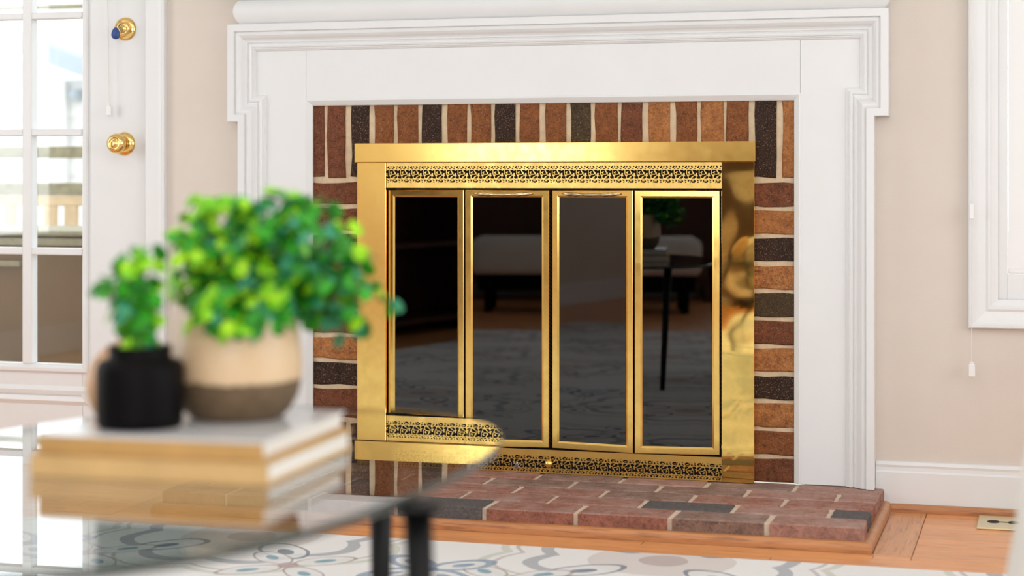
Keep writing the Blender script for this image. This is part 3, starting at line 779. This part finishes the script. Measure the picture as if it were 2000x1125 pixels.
def blind_cord(px, ptop, pbot, Y, label, tl, ty, cleat=None):
    a, b = W(px[0], ptop, Y), W(px[1], pbot, Y)
    t = thing('blind_cord', label, 'cord', b)
    c = link('cord', tube(bmesh.new(), [a-b, (a-b)*0.5+Vector((0.001, 0, 0)), (0, 0, 0)], 0.0011, 6), M['cord'], t)
    bm = bmesh.new()
    box(bm, -tl/2, tl/2, -0.004, 0.004, -ty, 0.0, bev=0.0015); box(bm, -tl*0.32, tl*0.32, -0.003, 0.003, 0.0, 0.005, bev=0.001)
    link('tassel', bm, M['vinyl'], t)
    if cleat:
        p, q = W(cleat[0], cleat[1], Y+0.004), W(cleat[0], cleat[2], Y+0.004)
        bm = bmesh.new(); box(bm, -0.006, 0.006, -0.006, 0.006, q.z-b.z, p.z-b.z, bev=0.002)
        o = link('cord_stop', bm, M['vinyl'], t); o.location = (p.x-b.x, 0, 0)
    return t
blind_cord((209, 213), -60, 206, YD-0.02, 'thin white blind cord with tassel hanging beside the brass deadbolt', 0.014, 0.028)
blind_cord((1896, 1898), -60, 711, -0.036, 'white blind cord with tassel hanging at the right window casing', 0.015, 0.030, (1898, 398, 428))

# ------------------------------------------------------------------ window on the right
win = bpy.data.objects.new('window_1', None); COL.objects.link(win); tag(win, kind='structure')
cwn = 0.068
wr = WHX1+0.066; wt = WHZ1+0.066
cp = [(WL, WB), (WL, wt), (wr, wt), (wr, WB)]
pr = [(0, -0.0005), (0, -0.019), (0.003, -0.022), (0.009, -0.022), (0.013, -0.018), (0.016, -0.0175), (0.022, -0.016), (0.040, -0.0135), (0.046, -0.0165), (0.050, -0.0165), (0.054, -0.012), (0.062, -0.010), (cwn, -0.008), (cwn, 0.0)]
bmw = sweep(cp, pr, closed=True)
struct('trim_7', bmw, M['trim'])
def wp(name, bm, mat): return link(name, bm, M[mat], win)
bxp = WX(1969, 0.008); bzp = W(1969, 534, 0.008).z; jw = bxp-WHX0-0.0015; jh = bzp-WHZ0-0.0012
wp('window_frame', B(WHX0, WHX0+jw, 0.003, 0.10, WHZ0, WHZ1, bev=0.001), 'trim'); wp('window_frame', B(WHX1-jw, WHX1, 0.003, 0.10, WHZ0, WHZ1, bev=0.001), 'trim')
wp('window_frame', B(WHX0+jw, WHX1-jw, 0.003, 0.10, WHZ0, WHZ0+jh, bev=0.001), 'trim'); wp('window_frame', B(WHX0+jw, WHX1-jw, 0.003, 0.10, WHZ1-jh, WHZ1, bev=0.001), 'trim')
wp('pane', B(WHX0+jw, WHX1-jw, 0.06, 0.063, WHZ0+jh, WHZ1-jh), 'pane')
bl = thing('roller_blind', 'closed flat white blind filling the window at the right edge', 'blind', ((WHX0+WHX1)/2, 0.01, WHZ0))
o = link('blind_sheet', B(bxp+0.0008, WHX1-jw-0.001, 0.006, 0.010, bzp+0.011, WHZ1-jh-0.001), M['vinyl'], bl); o.location = -bl.location
o = link('bottom_bar', B(bxp+0.0008, WHX1-jw-0.001, 0.0045, 0.0115, bzp, bzp+0.011, bev=0.002), M['vinyl'], bl); o.location = -bl.location

# ------------------------------------------------------------------ outside
struct('ground', B(-9, 4, 0.16, 30, -0.25, -0.15), M['deck'])
YX = 1.1
a, b = W(0, 493, YX), W(170, 450, YX)
bxx = thing('deck_storage_box', 'brown resin storage box with an olive lid, seen through the lower door panes', 'box', (a.x, YX+0.3, -0.15))
zt0 = W(80, 478, YX).z; zt1 = W(80, 450, YX).z
X0b, X1b = WX(-260, YX), WX(330, YX)
def bp(name, bm, mat): o = link(name, bm, M[mat], bxx); o.location = -bxx.location; return o
bp('body', B(X0b, X1b, YX+0.01, YX+0.55, -0.15, zt0-0.004, bev=0.01, seg=2), 'box')
bm = bmesh.new(); zmid = W(80, 463, YX).z
box(bm, X0b-0.015, X1b+0.015, YX-0.01, YX+0.57, zmid+0.003, zt1, bev=0.006); box(bm, X0b-0.01, X1b+0.01, YX-0.004, YX+0.56, zt0-0.004, zmid-0.003, bev=0.004)
bp('lid', bm, 'boxlid')
p, q = W(-25, 509, YX), W(41, 521, YX)
bp('latch', B(p.x, q.x, YX-0.012, YX+0.012, q.z, p.z, bev=0.003), 'boxlid')
YR = 2.3
rl = thing('deck_railing', 'tan wooden deck railing with pale pickets behind the storage box', 'railing', (WX(80, YR), YR, -0.15))
def rp(name, bm, mat): o = link(name, bm, M[mat], rl); o.location = -rl.location; return o
xr0, xr1 = WX(-420, YR), WX(520, YR)
for (ya, yb) in ((286, 309), (357, 380)): rp('rail', B(xr0, xr1, YR-0.02, YR+0.02, W(80, yb, YR).z, W(80, ya, YR).z, bev=0.004), 'rail')
rp('rail', B(xr0, xr1, YR-0.015, YR+0.02, W(80, 402, YR).z, W(80, 381, YR).z, bev=0.003), 'picket')
rp('rail', B(xr0, xr1, YR-0.015, YR+0.02, 0.0, 0.08, bev=0.003), 'picket')
pp = WX(128, YR)-WX(88, YR); x = WX(88, YR)-pp*10
while x < xr1:
    rp('picket', B(x, x+pp*0.60, YR-0.012, YR+0.008, -0.1, W(80, 390, YR).z, bev=0.002), 'picket'); x += pp
for x in (xr0+0.3, xr1-0.05): rp('post', B(x-0.045, x+0.045, YR-0.03, YR+0.06, -0.15, W(80, 280, YR).z, bev=0.004), 'rail')
# neighbouring house gable
YN = 9.0
hs = thing('neighbour_house', 'white sided house with a sloping blue-grey roof edge beyond the deck', 'house', (WX(80, YN), YN+1, -0.15))
def hp(name, bm, mat): o = link(name, bm, M[mat], hs); o.location = -hs.location; return o
A_, B_ = W(-500, -100, YN), W(300, 195, YN); sl = (B_.z-A_.z)/(B_.x-A_.x)
bm = bmesh.new(); zz = -0.15
while zz < A_.z:
    z1_ = zz+0.16
    xe = min(B_.x, A_.x+(z1_-A_.z)/sl)
    if xe > A_.x+0.1:
        vs = [bm.verts.new(v) for v in ((A_.x, YN-0.014, zz), (xe, YN-0.014, zz), (xe, YN, z1_), (A_.x, YN, z1_))]; bm.faces.new(vs)
        vs = [bm.verts.new(v) for v in ((A_.x, YN-0.014, zz), (xe, YN-0.014, zz), (xe, YN+0.02, zz), (A_.x, YN+0.02, zz))]; bm.faces.new(vs)
    zz = z1_
tag(hp('siding', bm, 'siding'), kind='stuff')
bm = bmesh.new(); n_ = Vector((-(B_.z-A_.z), 0, B_.x-A_.x)).normalized()
for dy in ((YN-0.25, YN+0.1),):
    vs = []
    for yv in dy:
        for pnt, k in ((A_, 0.0), (B_, 0.0), (B_, 0.16), (A_, 0.16)):
            v = pnt+n_*k; vs.append(bm.verts.new((v.x, yv, v.z)))
    for f in ((0, 1, 2, 3), (7, 6, 5, 4), (0, 4, 5, 1), (3, 2, 6, 7), (1, 5, 6, 2), (0, 3, 7, 4)): bm.faces.new([vs[i] for i in f])
hp('roof', bm, 'roof')
xg = WX(126, YN); hp('downspout', B(xg, xg+0.05, YN-0.08, YN-0.02, -0.1, W(126, 160, YN).z), 'siding')
lp = W(156, 186, YN); bm = lathe([(0.03, 0.0), (0.05, 0.02), (0.045, 0.1), (0.0001, 0.13)], 12, '-y', c=tuple(lp)); hp('porch_lamp', bm, 'roof')
lt_ = W(80, 19, YN-2.5), W(80, 10, YN-2.5)
xb0, xb1 = WX(-200, YN-2.5), WX(250, YN-2.5)
tr = thing('pergola', 'weathered grey-green beam crossing the top door panes outside', 'pergola', ((xb0+xb1)/2, YN-2.5, -0.15))
for nm, bm in (('beam', B(xb0, xb1, YN-2.56, YN-2.44, lt_[0].z, lt_[1].z)), ('post', B(xb0, xb0+0.1, YN-2.56, YN-2.44, -0.15, lt_[0].z)), ('post', B(xb1-0.1, xb1, YN-2.56, YN-2.44, -0.15, lt_[0].z))):
    o = link(nm, bm, M['rail'], tr); o.location = -tr.location

# ------------------------------------------------------------------ rug
RGY = -0.705
bm = bmesh.new(); box(bm, -3.6, 1.5, -4.8, RGY, 0.0005, 0.010, bev=0.004, seg=2)
rug = tag(link('area_rug', bm, M['rug']), 'large cream rug with blue and taupe flower pattern on the oak floor', 'rug')

# floor outlet
pa, pb = WZ(1907, 1033, 0.001), WZ(1912, 1009, 0.001)
ow = 0.115; ol_ = pb.y-pa.y
fo = thing('floor_outlet', 'ivory and brass floor outlet cover set in the oak floor by the baseboard', 'outlet', (pa.x+ow/2, (pa.y+pb.y)/2, 0))
M['ivory'] = plain('pale_brass_plate', (0.72, 0.64, 0.40), 0.3, 0.35)
link('cover_plate', B(-ow/2, ow/2, -ol_/2, ol_/2, 0.0002, 0.005, bev=0.0025, seg=2), M['ivory'], fo)
bm = bmesh.new()
for sx in (-0.022, 0.024):
    N = 16; ring = []
    vs = [bm.verts.new((sx+0.014*math.cos(2*math.pi*i/N), 0.019*math.sin(2*math.pi*i/N), 0.0054)) for i in range(N)]; bm.faces.new(vs)
    vs2 = [bm.verts.new((v.co.x, v.co.y, 0.003)) for v in vs]
    for i in range(N): bm.faces.new((vs[i], vs2[i], vs2[(i+1) % N], vs[(i+1) % N]))
box(bm, -0.008, 0.010, -0.004, 0.004, 0.003, 0.0056)
link('socket', bm, M['black'], fo)

# ------------------------------------------------------------------ coffee table
TH_ = 0.478
tc = Vector((-0.9566, -2.6265)); ta, tb, tt, tn = 0.3367, 0.5616, -0.0357, 2.609
tbl = thing('coffee_table', 'glass topped coffee table with rounded ends and black splayed legs on the rug', 'table', (tc.x, tc.y, 0.010))
bm = bmesh.new(); N = 128; top, bot, e1, e2 = [], [], [], []
for i in range(N):
    a = 2*math.pi*i/N; c_, s_ = math.cos(a), math.sin(a)
    rr = (abs(c_/ta)**tn+abs(s_/tb)**tn)**(-1/tn)
    for lst, k, z in ((top, 0.0025, TH_), (e1, 0, TH_-0.002), (e2, 0, TH_-0.008), (bot, 0.0025, TH_-0.010)):
        x, y = c_*(rr-k), s_*(rr-k)
        lst.append(bm.verts.new((x*math.cos(tt)-y*math.sin(tt), x*math.sin(tt)+y*math.cos(tt), z-0.010)))
f = bm.faces.new(top); f.material_index = 0
f = bm.faces.new(bot[::-1]); f.material_index = 1
for a, b in ((top, e1), (e1, e2), (e2, bot)):
    for i in range(N):
        f = bm.faces.new((a[i], b[i], b[(i+1) % N], a[(i+1) % N])); f.material_index = 2
gt_ = link('glass_top', bm, None, tbl, mats=[M['tableglass'], M['tableclear'], M['tableedge']])
LG = [(CW(745, 2.30), CW(742, 2.36)), (WZ(816, 982, TH_-0.01), CW(843, 1.80)), (Vector((-1.13, -3.02, 0)), Vector((-1.22, -3.12, 0)))]
for ptop, pbot in LG:
    a = Vector((ptop.x, ptop.y, TH_-0.0105)); b = Vector((pbot.x, pbot.y, 0.0125))
    o0 = tbl.location
    bm = bmesh.new(); tube(bm, [b-o0, a-o0-Vector((0, 0, 0.006))], 0.0095, 20, 0.0152)
    lathe([(0.026, 0), (0.026, 0.006), (0.0001, 0.006)], 24, c=tuple(a-o0-Vector((0, 0, 0.006))), bm=bm)
    link('leg', bm, M['black_leg'], tbl, True)

# books (near-left, near-right corners in view-axis metres)
def cam2(x, Zc): return Vector((x*cs-Zc*sn, x*sn+Zc*cs-D))
def book(nl, nr, depth, z0, h, cov, topm, label):
    a, b = cam2(*nl), cam2(*nr); ux = (b-a).normalized(); L = (b-a).length; ang = math.atan2(ux.y, ux.x)
    t = thing('book', label, 'book', (a.x, a.y, z0), ang, 'coffee table books'); c = 0.0028
    bm = bmesh.new(); box(bm, 0, L, 0, depth, 0, c, bev=0.0008); link('back_cover', bm, cov, t)
    bm = bmesh.new(); box(bm, 0, L, 0, depth, h-c, h, bev=0.0008); link('front_cover', bm, topm, t)
    bm = bmesh.new(); box(bm, 0, L, 0, 0.0035, c, h-c); link('spine', bm, cov, t)
    bm = bmesh.new(); box(bm, 0.004, L-0.004, 0.0036, depth-0.004, c, h-c); link('page_block', bm, M['page'], t)
    return t
b2 = book((-0.522, 1.974), (-0.256, 1.908), 0.272, TH_+0.0004, 0.0235, M['bookcloth2'], M['bookcloth2'], 'golden tan hardcover book at the bottom of the stack on the glass table')
b1 = book((-0.514, 1.976), (-0.262, 1.914), 0.266, TH_+0.0244, 0.0215, M['bookcloth'], M['greycover'], 'tan book with a glossy pale cover under the black jar and stoneware pot')
b1['group'] = 'coffee table books'
ZB = TH_+0.0244+0.0215+0.0003

# black jar
p = CW(273, 2.03, ZB)
jar = thing('black_jar', 'matte black jar with a short neck holding a small sprig, on the books', 'jar', p)
link('body', lathe([(0.0001, 0.0), (0.044, 0.0), (0.0475, 0.003), (0.0485, 0.010), (0.0488, 0.064), (0.0470, 0.071), (0.0430, 0.0745), (0.036, 0.076), (0.0345, 0.078), (0.0350, 0.088), (0.0345, 0.0905), (0.0315, 0.0905), (0.0305, 0.087), (0.0305, 0.066), (0.0001, 0.066)], 48), M['black'], jar, True)
link('soil', lathe([(0.0001, 0.084), (0.020, 0.082), (0.030, 0.078), (0.030, 0.074), (0.0001, 0.074)], 24), M['soil'], jar, True)
# stoneware pot
pq = CW(463, 2.112, ZB)
pot = thing('stoneware_pot', 'cream and brown two-tone stoneware pot holding the leafy plant', 'pot', pq)
link('body', lathe([(0.0001, 0.0), (0.050, 0.0), (0.055, 0.003), (0.063, 0.012), (0.0705, 0.026), (0.0745, 0.042), (0.0758, 0.060), (0.0745, 0.080), (0.0715, 0.100), (0.0685, 0.118), (0.0675, 0.128), (0.066, 0.131), (0.062, 0.130), (0.061, 0.124), (0.062, 0.105), (0.0001, 0.105)], 64), M['pot'], pot, True)
# tan globe behind
g0 = CW(262, 2.31, TH_+0.0004)
link_ = lathe([(0.0001, 0.0), (0.028, 0.0), (0.034, 0.003)]+[(0.060*math.sin(a), 0.060-0.060*math.cos(a)+0.0) for a in [0.66+i*(math.pi-0.66-0.35)/14 for i in range(15)]]+[(0.018, 0.118), (0.0001, 0.112)], 48)
vz = tag(link('round_vase', link_, M['tanwood'], None, True), 'round tan wooden vase mostly hidden behind the black jar', 'vase'); vz.location = g0

# ------------------------------------------------------------------ plants
def leafy(parent, base, stems, seed, name='foliage'):
    r = random.Random(seed); V, Fc, MI = [], [], []; sb = bmesh.new()
    for st in stems:
        tip, droop, nl, bias = st
        p0 = Vector(base)+Vector((r.uniform(-.03, .03), r.uniform(-.03, .03), 0))*st_spread
        p3 = Vector(tip); mid = (p0+p3)/2+Vector((0, 0, droop))
        pts = [((1-t)**2)*p0+2*t*(1-t)*mid+t*t*p3 for t in [i/8 for i in range(9)]]
        tube(sb, pts, 0.0012, 4, 0.0006)
        for k in range(nl):
            t = 0.25+0.75*(k+r.random()*0.6)/nl; t = min(t, 1.0)
            c = ((1-t)**2)*p0+2*t*(1-t)*mid+t*t*p3
            off = Vector((r.gauss(0, 1), r.gauss(0, 1), r.gauss(0, 0.8))); off.normalize(); c = c+off*r.uniform(0.004, 0.018)
            nrm = (off+Vector((0, -0.35, 0.75))).normalized()
            u = nrm.cross(off); u = u.normalized() if u.length > 1e-3 else Vector((1, 0, 0)); v = nrm.cross(u)
            R_ = r.uniform(0.0075, 0.0130); k0 = len(V); N = 7
            V.append(c+nrm*R_*0.25)
            for i in range(N):
                a = 2*math.pi*i/N; V.append(c+u*R_*0.85*math.cos(a)+v*R_*(1.0+0.15*math.sin(a))*math.sin(a))
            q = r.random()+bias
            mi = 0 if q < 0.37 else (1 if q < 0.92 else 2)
            for i in range(N): Fc.append((k0, k0+1+i, k0+1+(i+1) % N)); MI.append(mi)
    me = bpy.data.meshes.new(name); me.from_pydata([tuple(v) for v in V], [], Fc)
    for m in ('leaf1', 'leaf2', 'leaf3'): me.materials.append(M[m])
    for p_, mi in zip(me.polygons, MI): p_.material_index = mi; p_.use_smooth = True
    me.update()
    o = bpy.data.objects.new(name, me); COL.objects.link(o); o.parent = parent; tag(o, kind='stuff')
    link('stems', sb, M['stem'], parent)
    return o
st_spread = 1.0
pl = thing('leafy_plant', 'bushy plant of small round green leaves spilling over the stoneware pot', 'plant', pq+Vector((0, 0, 0.105)))
link('soil', lathe([(0.0001, 0.008), (0.04, 0.006), (0.060, 0.0), (0.060, -0.0), (0.0001, -0.0)], 24), M['soil'], pl, True)
r = random.Random(11)
camr = Vector((cs, sn, 0)); camf = Vector((-sn, cs, 0))
def tip_at(px, py, dz, org):     # tip at picture-like spread around the pot, dz toward camera
    Zc = 2.112+dz; q = CW(px, Zc, CZ-(py-HY)/F*Zc); return q-org
tips = []
org = pl.location
ctrl = [(395, 408), (430, 400), (470, 395), (505, 402), (545, 395), (585, 400), (620, 398), (640, 412), (335, 470), (350, 500), (370, 440), (345, 540), (340, 575), (372, 600),
        (400, 625), (440, 640), (480, 655), (520, 640), (560, 615), (615, 600), (640, 640), (680, 560), (670, 500), (700, 530), (735, 520), (700, 590), (650, 450), (680, 640),
        (765, 600), (690, 470), (455, 450), (500, 460), (540, 450), (590, 460), (430, 520), (480, 530), (530, 540), (580, 530), (620, 530), (400, 560), (470, 590), (560, 570), (390, 500), (600, 430), (640, 570), (720, 640),
        (418, 470), (560, 500), (510, 590), (660, 600), (380, 545), (610, 480), (385, 640), (420, 655), (465, 665), (500, 650), (545, 650), (700, 670), (675, 610), (730, 570), (360, 520), (450, 500), (500, 500), (550, 570), (440, 590), (410, 600), (350, 460), (600, 400)]
for (x_, y_) in ctrl:
    dz = r.uniform(-0.09, 0.06)
    if y_ > 600 and x_ < 630: dz = -0.095
    inner = (430 < x_ < 610 and 430 < y_ < 600)
    if inner: dz = r.uniform(-0.11, -0.02)
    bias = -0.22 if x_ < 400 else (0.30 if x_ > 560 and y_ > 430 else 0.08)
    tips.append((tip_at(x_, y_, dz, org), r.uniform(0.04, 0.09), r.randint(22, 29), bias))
for (x_, y_) in [(378, 392), (352, 440), (775, 606), (728, 650), (742, 505), (655, 395), (575, 378), (325, 600), (700, 450)]:
    tips.append((tip_at(x_, y_, r.uniform(-0.05, 0.03), org), 0.08, 9, -0.1))
leafy(pl, (0, 0, 0.004), tips, 3)
sp2 = thing('leafy_sprig', 'small green leafy sprig growing out of the black jar', 'plant', jar.location+Vector((0, 0, 0.0845)))
org = sp2.location; st_spread = 0.12; tips = []
for (x_, y_) in [(215, 550), (240, 500), (258, 488), (285, 495), (305, 485), (300, 540), (270, 560), (230, 575), (310, 590), (272, 620), (255, 530), (290, 570), (195, 545), (262, 655), (285, 640)]:
    Zc = 2.03+r.uniform(-0.02, 0.03); tips.append((CW(x_, Zc, CZ-(y_-HY)/F*Zc)-org, 0.0, 13, r.uniform(-0.15, 0.25)))
leafy(sp2, (0, 0, 0.0), tips, 8)

# ------------------------------------------------------------------ armchair at the right edge
ac = CW(2135, 1.92, 0.012)
ch = thing('armchair', 'cream upholstered armchair with rounded arm cut off by the right edge', 'chair', ac, -0.03)
def soft(name, x0, x1, y0, y1, z0, z1, r_, lean=0.0):
    bm = bmesh.new(); box(bm, x0, x1, y0, y1, z0, z1, bev=r_, seg=6)
    if lean:
        for v in bm.verts: v.co.x += lean*(v.co.z-z0)
    return link(name, bm, M['fabric'], ch, True)
bm = bmesh.new(); rows = []
# arm: swelling profile, extruded front to back with rounded ends
prof_a = []
for i in range(25):
    t = i/24; a = math.pi*t
    prof_a.append((-0.085*math.cos(a), 0.40+0.16*math.sin(a)))
prof_a = [(-0.115, 0.10), (-0.112, 0.20), (-0.103, 0.30)]+prof_a+[(0.085, 0.10)]
for j in range(15):
    s_ = j/14; y_ = -0.02+0.66*s_; k_ = 1-0.35*abs(2*s_-1)**6
    rows.append([bm.verts.new((x*k_, y_, 0.1+(z-0.1)*(1-0.12*abs(2*s_-1)**6))) for x, z in prof_a])
for a, b in zip(rows, rows[1:]):
    for k in range(len(prof_a)): bm.faces.new((a[k], a[(k+1) % len(prof_a)], b[(k+1) % len(prof_a)], b[k]))
bm.faces.new(rows[0][::-1]); bm.faces.new(rows[-1]); bmesh.ops.recalc_face_normals(bm, faces=bm.faces)
arm_me = link('arm', bm, M['fabric'], ch, True)
a2 = arm_me.copy(); COL.objects.link(a2); a2.location = (0.66, 0, 0); a2.scale = (-1, 1, 1)
soft('seat', 0.09, 0.57, -0.02, 0.6, 0.16, 0.42, 0.05); soft('backrest', 0.09, 0.57, 0.50, 0.66, 0.30, 0.62, 0.06)
for lx_ in (-0.05, 0.70):
    for ly_ in (0.04, 0.58):
        link('leg', tube(bmesh.new(), [(lx_, ly_, 0.0), (lx_, ly_, 0.11)], 0.012, 12, 0.018), M['black_leg'], ch)

# ------------------------------------------------------------------ furniture seen only in the glass
sb_ = thing('sideboard', 'dark mahogany sideboard at the far wall, seen reflected in the glass doors', 'sideboard', (-1.2, RY0+0.26, 0))
link('carcass', B(-0.9, 0.9, -0.22, 0.22, 0.12, 0.8, bev=0.006), M['darkwood'], sb_)
link('top', B(-0.93, 0.93, -0.24, 0.24, 0.8, 0.83, bev=0.005), M['darkwood'], sb_)
for x in (-0.85, 0.85):
    for y in (-0.18, 0.18): link('leg', B(x-0.03, x+0.03, y-0.03, y+0.03, 0.0, 0.12, bev=0.004), M['darkwood'], sb_)
for k_ in range(3):
    x = -0.88+k_*0.59; d_ = link('cabinet_door', B(x+0.005, x+0.58, -0.235, -0.22, 0.14, 0.78, bev=0.004), M['darkwood'], sb_)
    link('knob', lathe([(0.006, 0.0), (0.006, 0.01), (0.013, 0.016), (0.0001, 0.024)], 16, '-y', c=(x+0.52, -0.235, 0.5)), M['hardware'], d_, True)
bn = thing('upholstered_bench', 'white upholstered bench on dark feet, reflected in the second glass door', 'bench', (-1.15, RY0+1.25, 0))
link('cushion', B(-0.7, 0.7, -0.25, 0.25, 0.22, 0.44, bev=0.05, seg=4), M['bench'], bn, True)
link('base', B(-0.66, 0.66, -0.22, 0.22, 0.13, 0.225), M['black'], bn)
for x in (-0.6, 0.6):
    for y in (-0.18, 0.18): link('leg', B(x-0.025, x+0.025, y-0.025, y+0.025, 0.0, 0.13, bev=0.004), M['black'], bn)
bc = thing('bookcase', 'tall dark wood bookcase on the left wall, reflected in the first glass door', 'bookcase', (RX0+0.18, -3.75, 0))
bm = bmesh.new()
link('back_panel', B(-0.16, -0.14, -0.6, 0.6, 0.0, 2.0), M['darkwood'], bc)
for y in (-0.6, 0.57): link('side_panel', B(-0.16, 0.16, y, y+0.03, 0.0, 2.0), M['darkwood'], bc)
for k_ in range(6): link('shelf', B(-0.14, 0.155, -0.57, 0.57, 0.06+k_*0.382, 0.085+k_*0.382), M['darkwood'], bc)
bpy.context.view_layer.update()
